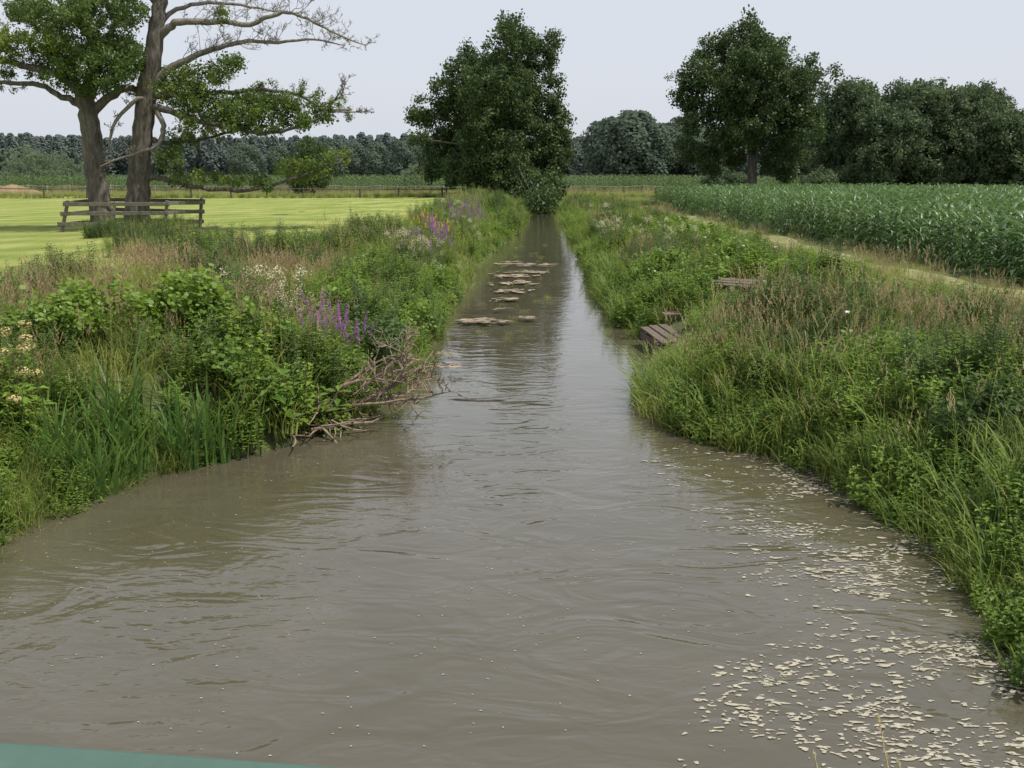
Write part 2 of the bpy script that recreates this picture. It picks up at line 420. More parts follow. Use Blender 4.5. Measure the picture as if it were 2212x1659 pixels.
near=[
 tuft('p00_grass',56,0.62,0.22,0.014,['grass','grassy'],(0,0,1)),
 tuft('p01_grass',50,0.78,0.22,0.016,['grass2','grass'],(0,1)),
 tuft('p02_seed_grass',46,0.6,0.25,0.012,['grass','seed','grassy'],(0,0,2),7,1,2),
 tuft('p03_straw_grass',38,0.6,0.22,0.010,['straw','seed','grassy'],(0,2),12,0,0),
 herb('p04_nettle',9,0.75,0.22,0.14,0.062,['herb','stem'],0.06),
 herb('p05_herb',12,0.55,0.25,0.10,0.052,['herb','stem'],0.045),
 herb('p06_dark_herb',9,0.8,0.22,0.11,0.036,['herbd','stem'],0.045),
 herb('p07_fine_herb',13,0.6,0.25,0.085,0.020,['grass2','stem'],0.033),
 tuft('p08_low_grass',60,0.28,0.28,0.010,['grassy','grass'],(0,1),seg=3),
 herb('p09_purple_loosestrife',7,0.85,0.18,0.08,0.018,['herb','stem','purple'],0.045,'spike',0.30),
 herb('p10_meadowsweet',6,0.85,0.24,0.09,0.04,['herbd','stem','cream'],0.07,'plume',nf=44),
 herb('p11_umbel',2,1.1,0.1,0.14,0.07,['herb','stem','umbel'],0.12,'umbel'),
 herb('p12_yellow_flower',5,0.9,0.15,0.08,0.02,['herb','stem','yellow'],0.05,'spike',0.15),
 tuft('p13_iris',17,1.25,0.20,0.044,['reed'],(0,),bend=(0.05,0.55),seg=6),
 tuft('p14_reed_grass',30,0.95,0.2,0.020,['grass2','grass'],(0,1),bend=(0.2,0.8)),
 tuft('p15_brown_head_grass',36,0.55,0.25,0.011,['grass','seed','grassy'],(0,2),15,1,2),
 tuft('p16_yellow_green_grass',56,0.6,0.25,0.014,['grassy','grass'],(0,0,1)),  # mostly yellow-green blades, some plain green
 herb('p17_dock',7,0.5,0.2,0.24,0.11,['herb','stem'],0.08,branch=False),
 tuft('p18_canary_grass',34,0.82,0.24,0.019,['grass2','straw','grass'],(0,2),4,1,2,bend=(0.2,0.85)),
]
PL=make_coll('plants',near)

def nzv(x,y,s,o=0): return noise.noise(Vector((x*s+o,y*s-o,o*0.37)))
pts=[]
def put(x,y,idx,sc=1.0,dz=0.0,tilt=0.14):
    pts.append((x,y,float(gz(x,y))+dz,random.gauss(0,tilt),random.gauss(0,tilt),random.random()*6.283,sc*random.uniform(.75,1.25),idx))
bands=[(-2,4,3,1.0),(4,10,18,0.95),(10,17,20,1.05),(17,24,13.5,1.05),(24,36,8.5,1.1),(36,60,5.5,1.15),(60,118,3.3,1.3)]
for (y0,y1,den,sc) in bands:
    for side in (0,1):
        if side==0: xa,xb=-20,5
        else: xa,xb=2,12.0
        n=int((xb-xa)*(y1-y0)*den)
        X=R.uniform(xa,xb,n); Y=R.uniform(y0,y1,n)
        for x,y in zip(X,Y):
            if side==0:
                e=float(edge(y)); a=float(xl(y))
                if x<e-0.4*random.random() or x>a+0.05: continue
                d=a-x
                if x < -0.62*y-3 and random.random()<0.9: continue
            else:
                b=float(xr(y))
                if x<b-0.08 or x>11.9: continue
                d=x-b
                if x > 0.62*y+3 and random.random()<0.85: continue
                if 18.6<y<22.4 and x<3.75: continue
                if 16.8<y<=18.6 and x<3.3:
                    put(x,y,8,.8); continue
                if 18.0<y<21.8 and 3.75<x<5.3:
                    put(x,y,random.choice([8,8,5]),.8); continue
                if 21.8<=y<25.0 and 4.5<x<6.2:
                    if random.random()<.6: continue
                    put(x,y,8,.6); continue
            n1=nzv(x,y,0.35,3.1 if side else 9.7); n2=nzv(x,y,0.9,5.5); n3=nzv(x,y,.5,21.3); rr=random.random()
            s_=sc
            if side==0:
                if d<0.7 and y<60: idx=random.choice([14,0,16,5,17,4]); s_*=0.8
                elif y<30 and y>15.5 and d>2.2:
                    if n1>0.08: idx=random.choice([15,15,2,0,16,16])
                    elif n3>.1: idx=random.choice([16,16,2,8,0])
                    else: idx=random.choice([0,2,5,6,7,16])
                    s_*=0.9
                elif n1>0.15: idx=random.choice([4,5,4,0,6,17])
                elif n1<-0.2: idx=random.choice([16,0,2,7])
                elif n3>.15: idx=random.choice([16,16,0,5])
                else: idx=random.choice([0,1,2,5,7,4,17])
                if y>24 and d>2.6 and rr<0.2: idx=random.choice([2,6,7])
            else:
                if x>11.3: idx=3 if rr<0.3 else 8; s_*=0.65
                elif x>9.9:
                    if rr<0.6: continue
                    idx=8; s_*=0.65
                elif x>8.6: idx=3 if rr<0.18 else random.choice([8,2,16,8]); s_*=0.72
                elif 5.4<x<8.7 and 18<y<50 and n1<0.2: idx=random.choice([8,8,16,8,5]); s_*=0.85
                elif d<0.8: idx=random.choice([0,14,5,0,4,5,16]); s_*=0.85
                elif y<11: idx=random.choice([1,14,18,2,16,0,5,6,7])
                elif n1>0.08: idx=random.choice([4,5,6,4,0,17])
                elif n1<-0.22: idx=random.choice([2,18,6,7,15,6])
                elif n3>.12: idx=random.choice([16,16,0,5,5])
                else: idx=random.choice([0,1,4,5,7,5,6,2])
                if x>6.5: s_*=.85
            s_*=1+0.5*nzv(x,y,.45,33)+.3*n2
            put(x,y,idx,s_)
for i in range(190):
    y=random.uniform(12.2,16.8); x=float(xr(y))+random.uniform(-.15,1.3); put(x,y,random.choice([16,16,14,18,0,5,5]),1.12)
for i in range(60):
    y=random.uniform(6.5,12.2); x=float(xr(y))+random.uniform(-.05,.9); put(x,y,random.choice([14,18,1,5]),.95)
for i in range(60):
    y=random.uniform(24,36); x=float(xr(y))+random.uniform(-.1,.8); put(x,y,random.choice([16,14,5,0,4]),1.2)
for i in range(90):
    y=random.uniform(13.5,24); x=float(xl(y))-random.uniform(0,1.0); put(x,y,random.choice([4,5,6,17,0]),1.1)
for i in range(220):
    y=random.uniform(8.4,11.6); x=float(xl(y))-random.uniform(-.28,1.6); put(x,y,random.choice([0,14,16,5,1,8]),.75)
scatter('bank_vegetation',pts,PL)

pts=[]
def cluster(cx,cy,rx,ry,n,idx,sc=1.0):
    for i in range(n):
        x=cx+R.normal(0,rx); y=cy+R.normal(0,ry)
        if xl(y)-0.1<x<xr(y)+0.1: continue
        put(x,y,idx,sc,0.08,0.08)
cluster(-2.9,15.2,0.22,0.3,5,9,1.1); cluster(-3.5,15.9,0.3,0.4,7,10,1.1)
cluster(-2.5,34,0.4,3,9,9,1.2); cluster(-3.0,30,0.5,1.5,9,10,1.2); cluster(-2.3,46,0.4,4,5,9,1.3)
cluster(-2.2,50,0.5,5,5,10,1.2); cluster(-3.2,36,0.3,1,4,12,1.2)
cluster(4.4,44,0.4,5,9,10,1.2); cluster(5.2,33,0.7,4,3,10,1.0); cluster(6.0,30,0.6,3,2,10,1.0)
scatter('wild_flowers',pts,PL)

pts=[]
for i in range(34):
    t=random.random(); y=11.0+1.7*t+random.gauss(0,.1); x=float(xl(y))+0.12-abs(random.gauss(0,.3))
    put(x,y,13,random.uniform(.85,1.05),-0.05,0.08)
scatter('iris_plant',pts,PL)
pts=[]
for i in range(40):
    y=random.uniform(9.0,13.2); x=float(xl(y))+random.uniform(-.5,.1); put(x,y,14,0.5,-0.05)
for i in range(30):
    y=random.uniform(16.5,19.5); x=float(xl(y))+random.uniform(-.2,.25); put(x,y,14,0.55,-0.05)
for i in range(40):
    y=random.uniform(24,30); x=float(xr(y))+random.uniform(-.25,.25); put(x,y,14,1.0,-0.05)
for i in range(90):
    y=random.uniform(6,12); x=float(xr(y))+random.uniform(-.1,.3); put(x,y,random.choice([14,1,5]),0.6,-0.05)
scatter('sedge_plant',pts,PL)
pts=[(-5.55,11.3,0.55,0.05,0.05,1,1.1,11),(-5.75,11.9,0.7,0,0.05,2,1.15,11)]
scatter('angelica_plant',pts,PL)

pts=[]
for i in range(150):
    y=random.uniform(24,36); x=float(edge(y))+random.gauss(0.2,.35); put(x,y,random.choice([6,6,4]),random.uniform(.9,1.35))
for i in range(110):
    x=random.uniform(-16.2,-12.3); y=random.uniform(38,41.5)-0.2*(x+16); put(x,y,random.choice([6,6,2,4]),random.uniform(.7,1.1))
for i in range(130):
    x=random.uniform(-12.8,-8.5); y=30+random.gauss(0,1.3)-(x+9)*0.8
    put(x,y,random.choice([2,0,16,7,6,6]),1.0)
scatter('field_edge_weeds',pts,PL)

# ------------------------------------------------------------------ shrubs
def shrub(name,loc,rad,h,n,mats,leaf=0.045,seed=0):
    random.seed(seed); mb=MB(); base=Vector((0,0,0))
    nl=7; lobes=[(Vector((random.gauss(0,rad*.45),random.gauss(0,rad*.45),h*random.uniform(.35,.8))),rad*random.uniform(.35,.6)) for i in range(nl)]
    for c,r in lobes:
        mid=c*0.5+Vector((random.gauss(0,.1),random.gauss(0,.1),0.1))
        mb.tube([base,mid,c],[0.022,0.014,0.006],5,1)
        for k in range(9):
            d=Vector((random.gauss(0,1),random.gauss(0,1),random.gauss(0.2,1))).normalized()
            e=c+d*r*1.1; mb.tube([c,c+d*r*.5+Vector((0,0,.03)),e],[0.007,0.005,0.002],3,1)
            for j in range(n//(nl*9)):
                t=random.uniform(.35,1.25); q=c+d*r*t+Vector((random.gauss(0,.07),random.gauss(0,.07),random.gauss(0,.07)))
                mb.rleaf(q,(random.gauss(0,.7)+d.x*.5,random.gauss(0,.7)+d.y*.5,random.gauss(.8,.5)),leaf*random.uniform(.6,1.15),0)
    return mb.obj(name,mats,loc=loc)
def on(x,y,dz=0): return (x,y,float(gz(x,y))+dz)
shrub('alder_shrub',on(-4.9,13.9,-.05),0.75,1.15,3400,['shrub','stem'],0.048,1)
shrub('alder_shrub',on(-4.0,14.6,-.05),0.6,0.9,2500,['shrub','stem'],0.046,2)
shrub('alder_shrub',on(-5.9,13.4,-.05),0.6,0.9,2300,['shrub','stem'],0.046,3)
shrub('alder_shrub',on(-3.9,13.4,-.1),0.5,0.8,2000,['shrub','stem'],0.042,13)
shrub('willow_shrub',on(-2.35,16.4,-.05),0.8,1.05,3400,['herbd','stem'],0.036,4)
shrub('willow_shrub',on(-2.2,20.5,-.05),0.6,0.8,1900,['shrub','stem'],0.038,5)
shrub('bramble_bush',on(5.1,13.6,-.15),0.6,0.65,2200,['shrub','stem'],0.036,6)
shrub('bramble_bush',on(4.2,26.8,-.05),0.9,1.0,2600,['shrub','stem'],0.05,7)
shrub('bramble_bush',on(6.0,28.5,-.05),0.9,0.8,2600,['shrub','stem'],0.05,8)
shrub('bramble_bush',on(6.6,17.5,-.1),0.7,0.65,2200,['herbd','stem'],0.04,9)
shrub('bramble_bush',on(6.2,38.5,-.1),1.1,1.0,2200,['shrub','stem'],0.055,10)
shrub('bramble_bush',on(5.2,10.6,-.1),0.6,0.7,2400,['herbd','stem'],0.036,14)
random.seed(21)

mb=MB()
for (x,y) in [(4.9,19.5),(3.7,26),(6.4,28),(5.2,21),(6.9,26.5),(4.7,17.2),(5.9,31),(4.9,14.6)]:
    c=Vector(on(x,y,0.7))
    for k in range(5):
        t=k*1.2566; mb.leaf(c,Vector((math.cos(t),math.sin(t)*.8,.5)),0.05,0.045,0,0.1)
mb.obj('bindweed_flowers',['white'])

# ------------------------------------------------------------------ corn
def corn(name,mat,h=1.75,nl=11):
    mb=MB(); mb.tube([(0,0,0),(0.01,0,h*.5),(0.0,0.01,h*.95)],[0.014,0.011,0.005],4,0)
    az=random.random()*6
    for i in range(nl):
        t=i/(nl-1); z=h*(0.1+0.8*t); az+=math.pi+random.uniform(-.5,.5)
        Ln=random.uniform(.66,.92)*(1-0.35*abs(t-.45)); up=0.45+0.5*t
        dx,dy=math.cos(az),math.sin(az); px_,py_=-dy,dx; seg=6; base=len(mb.v)
        for k in range(seg+1):
            u=k/seg; out=Ln*(u-0.12*u*u)*0.85; zz=z+Ln*(up*u-1.05*u*u*(1.15-up*.5))
            w=0.095*math.sin(math.pi*min(1,0.18+u*.82))**.7*(1 if k<seg else 0.05)
            c=Vector((dx*out,dy*out,zz))
            mb.v.append((c.x+px_*w/2,c.y+py_*w/2,c.z+w*.25)); mb.v.append(tuple(c)); mb.v.append((c.x-px_*w/2,c.y-py_*w/2,c.z+w*.25))
        for k in range(seg):
            a=base+3*k
            mb.f.append((a,a+1,a+4,a+3)); mb.f.append((a+1,a+2,a+5,a+4)); mb.m+= [0,0]
    return mb.obj(name,[mat],link=False)
CN=make_coll('corn_plants',[corn('c%d_corn'%i,'corn') for i in range(5)])
CF=make_coll('far_corn_plants',[corn('d%d_corn'%i,'cornf',1.8,8) for i in range(3)])
pts=[]
x=12.3
while x<62:
    y=17.5
    while y<89:
        if x<0.6*y+6:
            xx=x+random.gauss(0,.05)+0.3*math.sin(y*.08); yy=y+random.gauss(0,.04)
            hs=0.97+0.14*nzv(xx,yy,0.12)+random.uniform(-.11,.11)
            if x<12.9: hs*=0.93
            pts.append((xx,yy,float(gz(xx,yy))-.02,random.gauss(0,.06),random.gauss(0,.06),random.random()*6.28,hs,random.randrange(5)))
        y+=0.24 if y<45 else 0.42
    x+=0.75
scatter('corn_field',pts,CN)
pts=[]
for x in np.arange(-120,60,0.8):
    for y in list(np.arange(132,138,0.8))+list(np.arange(138,185,2.5)):
        xx=x+random.gauss(0,.2); yy=y+random.gauss(0,.2)
        pts.append((xx,yy,float(gz(xx,yy)),0,0,random.random()*6.28,random.uniform(1.0,1.25),random.randrange(3)))
scatter('corn_field',pts,CF)

# ------------------------------------------------------------------ trees
def at(px,py,Y):
    u=(px*0.46293-512)/1005; v=(py*0.46293-384)/1005; den=.9791-.2036*v
    return Vector((Y*u/den,Y,CAMZ-Y*(.2036+.9791*v)/den))
def clump(name,n,rad,size,mat):
    mb=MB()
    for i in range(n):
        d=Vector((random.gauss(0,1),random.gauss(0,1),random.gauss(0,.8))).normalized()
        p=d*rad*random.uniform(.25,1)
        nr=d*0.7+Vector((random.gauss(0,.6),random.gauss(0,.6),random.gauss(.4,.6)))
        mb.rleaf(p,nr,size*random.uniform(.6,1.2),0)
    return mb.obj(name,[mat],link=False)
OC=make_coll('oak_clumps',[clump('k%d_leaves'%i,56,0.8,0.13,'oak') for i in range(4)])
GC=make_coll('grove_clumps',[clump('g%d_leaves'%i,60,0.8,0.14,'oak2') for i in range(4)])
WC=make_coll('willow_clumps',[clump('w%d_leaves'%i,60,0.7,0.12,'willow') for i in range(3)])
AC=make_coll('alder_clumps',[clump('a%d_leaves'%i,44,0.33,0.058,'alder') for i in range(3)]+[clump('b%d_leaves'%i,40,0.33,0.055,'aldery') for i in range(2)])

def crown_tree(name,base,lobes,trunk_r,coll,dens,fork,nvar=4,csz=1.0,thr=-0.28):
    base=Vector(base); mb=MB(); f=Vector(fork)
    mid=(base+f)/2+Vector((random.gauss(0,.1),0,0))
    mb.tube([base+Vector((0,0,-.3)),base+Vector((0,0,.4)),mid,f],[trunk_r*1.5,trunk_r*1.05,trunk_r*.85,trunk_r*.7],10,0)
    top=max(lobes,key=lambda l:l[0].z)[0]
    ax=[f,f.lerp(top,.35)+Vector((random.gauss(0,.4),random.gauss(0,.4),0)),f.lerp(top,.7),top]
    mb.tube(ax,[trunk_r*.7,trunk_r*.5,trunk_r*.3,trunk_r*.1],8,0)
    pts=[]
    for c,r in lobes:
        low=c.z<f.z+1.5
        s_=f.lerp(top,.12) if low else f.lerp(top,min(.75,max(0,(c.z-f.z)/(top.z-f.z+.01)*.6)))
        m=s_.lerp(c,.5)+Vector((0,0,(.9 if low else -r*.1)))+Vector((random.gauss(0,.3),random.gauss(0,.3),0))
        kk=.35 if low else 1
        mb.tube([s_,m,c],[trunk_r*.26*kk,trunk_r*.15*kk,trunk_r*.06*kk],6,0)
        if not low:
            for k in range(5):
                d=Vector((random.gauss(0,1),random.gauss(0,1),random.gauss(0,1))).normalized()
                mb.tube([m.lerp(c,.4+.6*random.random()),c+d*r*.8],[trunk_r*.06,trunk_r*.03],4,0)
        n=int(dens*r*r)
        for k in range(n):
            d=Vector((random.gauss(0,1),random.gauss(0,1),random.gauss(0,1))).normalized()
            q=c+d*r*(random.uniform(.55,1.0)+0.25*noise.noise(d*2.6+c))
            if noise.noise(q*0.42+Vector((3,1,7)))<thr: continue
            pts.append((q.x,q.y,q.z,random.random()*6,random.random()*6,random.random()*6,csz*random.uniform(.55,1.25),random.randrange(nvar)))
    t=mb.obj(name,['bark'],smooth=True)
    scatter('crown',pts,coll,parent=t)
    return t

def L3(lst,Y,dep):
    out=[]
    for (px,py,r) in lst:
        s=Y/1005*0.46293*0.98
        c=at(px,py,Y); rr=r*s; o=random.uniform(-1,1)*dep
        out.append((Vector((c.x,Y+o,c.z)),rr))
    return out
lob=L3([(1105,95,46),(1096,62,26),(1135,85,28),(1050,150,54),(1165,125,44),(1000,165,40),(955,205,42),(1080,210,85),(1180,195,42),(918,240,36),(1000,260,72),(1120,290,90),(1192,270,42),(943,310,48),(1020,340,68),(1090,365,56),(1190,340,46),(1160,390,52),(1190,420,36),(985,375,34),(1150,440,28),(898,240,18),(1010,120,20),(1190,92,24),(930,365,28),(905,300,20),(1218,300,22),(1110,395,40)],110,5.0)
for (px,py,r,dy) in [(1080,200,80,-4),(1080,290,80,-4),(1080,200,80,5),(1060,290,80,5),(1165,415,40,-8),(1190,405,38,-6),(1150,440,30,-12),(1180,442,30,-12),(1165,452,26,-14),(1110,390,42,-6),(1135,405,38,-7),(1040,360,45,-5),(1090,370,45,-6),(1135,430,30,-9)]:
    c=at(px,py,110+dy); lob.append((Vector((c.x,110+dy,c.z)),r*0.0498))
b=at(1066,424,110); crown_tree('oak_tree',(b.x,110,1.15),lob,0.7,OC,15,(b.x+.3,110,5.0),thr=-0.33)
lob=L3([(1610,85,44),(1570,120,50),(1650,112,48),(1530,110,28),(1500,165,38),(1540,190,55),(1620,190,70),(1700,112,42),(1740,150,38),(1700,200,58),(1750,190,34),(1480,215,28),(1500,260,40),(1570,275,55),(1650,280,55),(1720,280,45),(1740,245,34),(1500,320,34),(1540,345,34),(1690,340,42),(1730,325,34),(1600,330,30),(1700,375,22),(1465,165,20),(1768,165,22)],90,3.0)
for (px,py,r,dy) in [(1610,170,60,-3.5),(1620,260,55,-3),(1600,170,60,4),(1620,270,60,4),(1720,170,45,-2),(1715,250,45,-2)]:
    c=at(px,py,90+dy); lob.append((Vector((c.x,90+dy,c.z)),r*0.0407))
b=at(1621,400,90); crown_tree('oak_tree',(b.x,90,0.95),lob,0.5,OC,22,(b.x,90,5.6),csz=.82,thr=-0.27)

def rand_lobes(bx,by,bz,h,w,n,low=0.12):
    out=[]
    for i in range(n):
        t=random.random(); z=bz+h*(low+(.93-low)*t)
        rw=w*.5*math.sqrt(max(0.05,1-((t-.4)/.68)**2))
        a=random.random()*6.283; rr=rw*random.uniform(.35,.75)
        r=w*random.uniform(.13,.22)
        z=min(z,bz+h-r)
        out.append((Vector((bx+rr*math.cos(a),by+rr*math.sin(a),z)),r))
    out.append((Vector((bx,by,bz+h*.55)),w*.34)); out.append((Vector((bx,by,bz+h-w*.2)),w*.2))
    return out
for (px,top,Y,w) in [(1850,172,128,13),(1930,222,122,10),(2015,172,125,15),(2105,186,127,14),(2178,240,120,11),(2250,290,122,12),(1970,205,140,12)]:
    tpt=at(px,top,Y); x=tpt.x; h=tpt.z-1.0
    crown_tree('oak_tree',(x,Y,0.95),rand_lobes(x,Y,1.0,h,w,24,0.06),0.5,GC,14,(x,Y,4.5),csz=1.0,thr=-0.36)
for (px,top,Y,w,nm,cl,mn) in [(672,292,118,6.5,'field_maple_tree',OC,4),(640,330,119,4.5,'field_maple_tree',OC,4),(893,360,150,6,'willow_bush',WC,3),(1565,368,105,6.5,'willow_bush',GC,4),(1775,372,104,5.5,'willow_bush',GC,4),(70,362,170,16,'willow_bush',WC,3),(150,365,175,12,'willow_bush',WC,3)]:
    tpt=at(px,top,Y); x=tpt.x; g=float(gz(x,Y)); h=tpt.z-g
    crown_tree(nm,(x,Y,g),rand_lobes(x,Y,g-0.2,max(h,2),w,12,0.05),0.14,cl,30,(x,Y,g+.8),nvar=mn,csz=.6,thr=-0.5)

def far_tree(name,mat,h,w,n,size,pine=False):
    mb=MB(); mb.tube([(0,0,0),(0,0,h*.7)],[.25,.12],5,1)
    for i in range(n):
        t=random.random()**.8
        if pine: rw=w*.5*(1-.75*max(0,t-.55)/.45)*(0.7 if t<.3 else 1)
        else: rw=w*.5*math.sqrt(max(0.03,1-((t-.5)/.55)**2))
        a=random.random()*6.283; rr=rw*random.uniform(.6,1.05)*(1+.25*math.sin(a*3+t*9)); z=h*(.08+.92*t)
        mb.rleaf((rr*math.cos(a),rr*math.sin(a),z),(math.cos(a)+random.gauss(0,.4),math.sin(a)+random.gauss(0,.4),random.gauss(.6,.5)),size*random.uniform(.6,1.2),0)
    return mb.obj(name,[mat,'bark'],link=False)
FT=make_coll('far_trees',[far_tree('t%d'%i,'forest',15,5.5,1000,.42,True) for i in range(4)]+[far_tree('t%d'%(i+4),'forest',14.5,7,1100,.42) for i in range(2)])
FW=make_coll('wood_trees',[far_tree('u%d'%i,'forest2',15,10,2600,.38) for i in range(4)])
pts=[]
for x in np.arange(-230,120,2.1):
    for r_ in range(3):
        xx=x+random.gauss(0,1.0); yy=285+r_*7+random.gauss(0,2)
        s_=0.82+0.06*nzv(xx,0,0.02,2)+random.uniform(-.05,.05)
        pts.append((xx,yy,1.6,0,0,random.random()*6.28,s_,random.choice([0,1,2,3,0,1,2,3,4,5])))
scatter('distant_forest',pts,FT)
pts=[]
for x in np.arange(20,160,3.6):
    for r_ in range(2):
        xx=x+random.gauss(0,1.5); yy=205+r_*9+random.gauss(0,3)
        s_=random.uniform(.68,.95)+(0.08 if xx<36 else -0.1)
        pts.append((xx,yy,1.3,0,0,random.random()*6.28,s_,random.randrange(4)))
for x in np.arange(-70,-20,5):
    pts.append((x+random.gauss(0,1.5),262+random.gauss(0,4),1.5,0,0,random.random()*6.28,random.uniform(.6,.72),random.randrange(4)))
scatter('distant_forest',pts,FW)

# ---- alders on the left
def twigs(mb,line,rad,n,length,mi,tips,lvl=0,t0=.25,upb=.25,rs=.3):
    line=[Vector(p) for p in line]; k=len(line)-1
    for i in range(n):
        t=t0+(1-t0)*random.random(); s_=t*k; j=min(int(s_),k-1); p=line[j].lerp(line[j+1],s_-j)
        r0=rad[j]*(1-(s_-j))+rad[j+1]*(s_-j)
        d0=(line[j+1]-line[j]).normalized()
        d=(d0*random.uniform(.5,1.1)+Vector((random.gauss(0,.6),random.gauss(0,.6),random.gauss(upb,.6)))).normalized()
        L_=length*random.uniform(.5,1.15)*(1.1-.5*t); q=[p]; dd=d.copy(); m=4
        for s2 in range(m):
            dd=(dd+Vector((random.gauss(0,.32),random.gauss(0,.32),random.gauss(.06,.28)))).normalized(); q.append(q[-1]+dd*L_/m)
        rr=max(min(r0*.6,.04)*rs*1.4,.010); rads=[rr*(1-.6*a/m) for a in range(m+1)]
        mb.tube(q,rads,4,mi)
        tips.append((q[-1],lvl)); tips.append((q[2],lvl))
        if lvl>0: twigs(mb,q,rads,5,L_*.6,mi,tips,lvl-1,.2,upb,.6)
YA=45.0
def br(spec,Y0=YA,Y1=None):
    n=len(spec); Y1=Y0 if Y1 is None else Y1
    raw=[at(p[0],p[1],Y0+(Y1-Y0)*i/(n-1)) for i,p in enumerate(spec)]; rd=[p[2]*0.5*0.0190 for p in spec]
    out=[];ro=[]
    for i in range(n-1):
        p0=raw[max(i-1,0)];p1=raw[i];p2=raw[i+1];p3=raw[min(i+2,n-1)]
        for k in range(4):
            t=k/4; q=0.5*((2*p1)+(p2-p0)*t+(2*p0-5*p1+4*p2-p3)*t*t+(3*p1-p0-3*p2+p3)*t**3)
            w=min(rd[i]*.3,.03); out.append(q+Vector((random.gauss(0,w),random.gauss(0,w),random.gauss(0,w)))); ro.append(rd[i]*(1-t)+rd[i+1]*t)
    out.append(raw[-1]); ro.append(rd[-1]); return out,ro
def leafs(pts,specs,kinds,Yc=YA,dep=1.3):
    for (px,py,rx,ry,n) in specs:
        for i in range(int(n*1.6)):
            a=random.random()*6.283; r=math.sqrt(random.random())
            Y=Yc+random.gauss(0,dep)
            q=at(px+rx*r*math.cos(a),py+ry*r*math.sin(a),Y)
            if noise.noise(q*1.1)<-0.12: continue
            pts.append((q.x,q.y,q.z,random.random()*6,random.random()*6,random.random()*6,random.uniform(.5,1.25),random.choice(kinds)))
mb=MB(); tips=[]
P,r=br([(228,505,64),(216,450,50),(208,390,47),(200,310,45),(190,250,44),(182,205,42)]); mb.tube(P,r,14,0)
P2,r2=br([(184,215,38),(205,150,28),(200,90,24),(170,40,20),(150,-30,14),(160,-110,6)],YA,YA+.5); mb.tube(P2,r2,8,0); twigs(mb,P2,r2,14,1.6,0,tips,1)
for sp,y1,n in [([(182,218,30),(155,180,22),(110,155,18),(60,145,15),(0,128,12),(-70,120,6)],YA-1,12),([(178,228,22),(135,208,14),(85,185,12),(40,180,10),(0,178,9),(-60,190,5)],YA-1.5,8),
                ([(195,245,24),(225,215,20),(265,192,18),(300,190,14),(350,165,8)],YA+.5,6),([(200,120,18),(240,70,12),(270,20,8),(290,-40,5)],YA+1.5,8),([(195,140,16),(130,90,12),(80,60,9),(30,20,5)],YA+1.5,10)]:
    q,rr=br(sp,YA,y1); mb.tube(q,rr,7,0); twigs(mb,q,rr,n,1.1,0,tips,1)
t1=mb.obj('alder_tree',['bark','twig'],smooth=True)
pts=[]
leafs(pts,[(195,60,95,62,190),(230,130,75,50,140),(150,160,60,40,80),(230,20,90,40,120),(120,30,70,35,90),(60,20,50,25,45),(190,-60,120,50,90),(275,130,35,45,60),(210,185,50,22,40)],[0,1,2])
leafs(pts,[(60,95,65,22,60),(20,125,35,20,18),(-10,60,30,30,15),(110,110,40,18,30)],[3,4,0],YA-1,.5)
for (p,l) in tips:
    if random.random()<.4: pts.append((p.x,p.y,p.z,0,0,random.random()*6,random.uniform(.4,.8),random.choice([0,1,2,3])))
scatter('crown',pts,AC,parent=t1)
mb=MB(); tips=[]
YB=45.3
def brB(sp,y1=YB): return br(sp,YB,y1)
P,r=brB([(300,505,70),(298,450,56),(300,380,50),(308,300,46),(315,220,45),(328,140,42),(338,70,36),(345,0,30),(352,-80,22),(350,-180,10)]); mb.tube(P,r,14,0)
lim=[([(340,85,22),(365,60,18),(400,47,16),(470,47,13),(540,52,11),(600,28,9),(640,32,7),(690,55,5),(740,80,4),(790,98,2)],YB-1,36,1.5,True),
     ([(340,60,14),(380,20,10),(450,5,8),(540,15,6),(600,25,3)],YB+1.5,14,1.1,True),
     ([(325,190,24),(365,150,18),(400,130,15),(460,105,12),(520,92,10),(600,92,7),(680,85,5),(740,98,2)],YB-.5,34,1.4,True),
     ([(325,205,18),(400,205,14),(480,200,11),(570,195,9),(640,205,7),(700,235,5),(760,238,3)],YB+.5,16,1.1,False),
     ([(320,230,20),(370,240,15),(430,262,13),(500,275,11),(560,288,9),(620,280,7),(690,255,5),(740,190,3)],YB-1,16,1.0,False),
     ([(690,235,5),(740,242,4),(795,240,2)],YB-.5,14,.6,True),
     ([(690,230,4),(735,210,3),(745,175,2)],YB-.5,12,.7,True),
     ([(335,225,15),(350,270,12),(345,310,10),(300,330,7),(250,345,5),(215,360,3)],YB-1.2,10,.9,True),
     ([(335,215,12),(300,215,10),(250,260,8),(235,320,4)],YB-1.0,8,.7,True),
     ([(318,385,16),(350,385,12),(400,400,10),(470,410,9),(560,408,8),(640,385,6),(720,355,4),(750,352,2)],YB-1,14,.9,False),
     ([(315,300,14),(370,310,10),(440,300,7),(520,280,5)],YB+1,10,.9,False),
     ([(345,20,16),(300,-40,10),(260,-110,6)],YB,8,1.4,False),
     ([(350,-20,16),(420,-60,10),(500,-90,6)],YB,8,1.4,False)]
for sp,y1,n,ln,b_ in lim:
    q,rr=brB(sp,y1); mb.tube(q,rr,7,1 if b_ else 0); tt=[]; twigs(mb,q,rr,n,ln,1 if b_ else 0,tt,1 if not b_ else 2)
    if not b_: tips+=tt
t2=mb.obj('alder_tree',['bark','twig'],smooth=True)
pts=[]
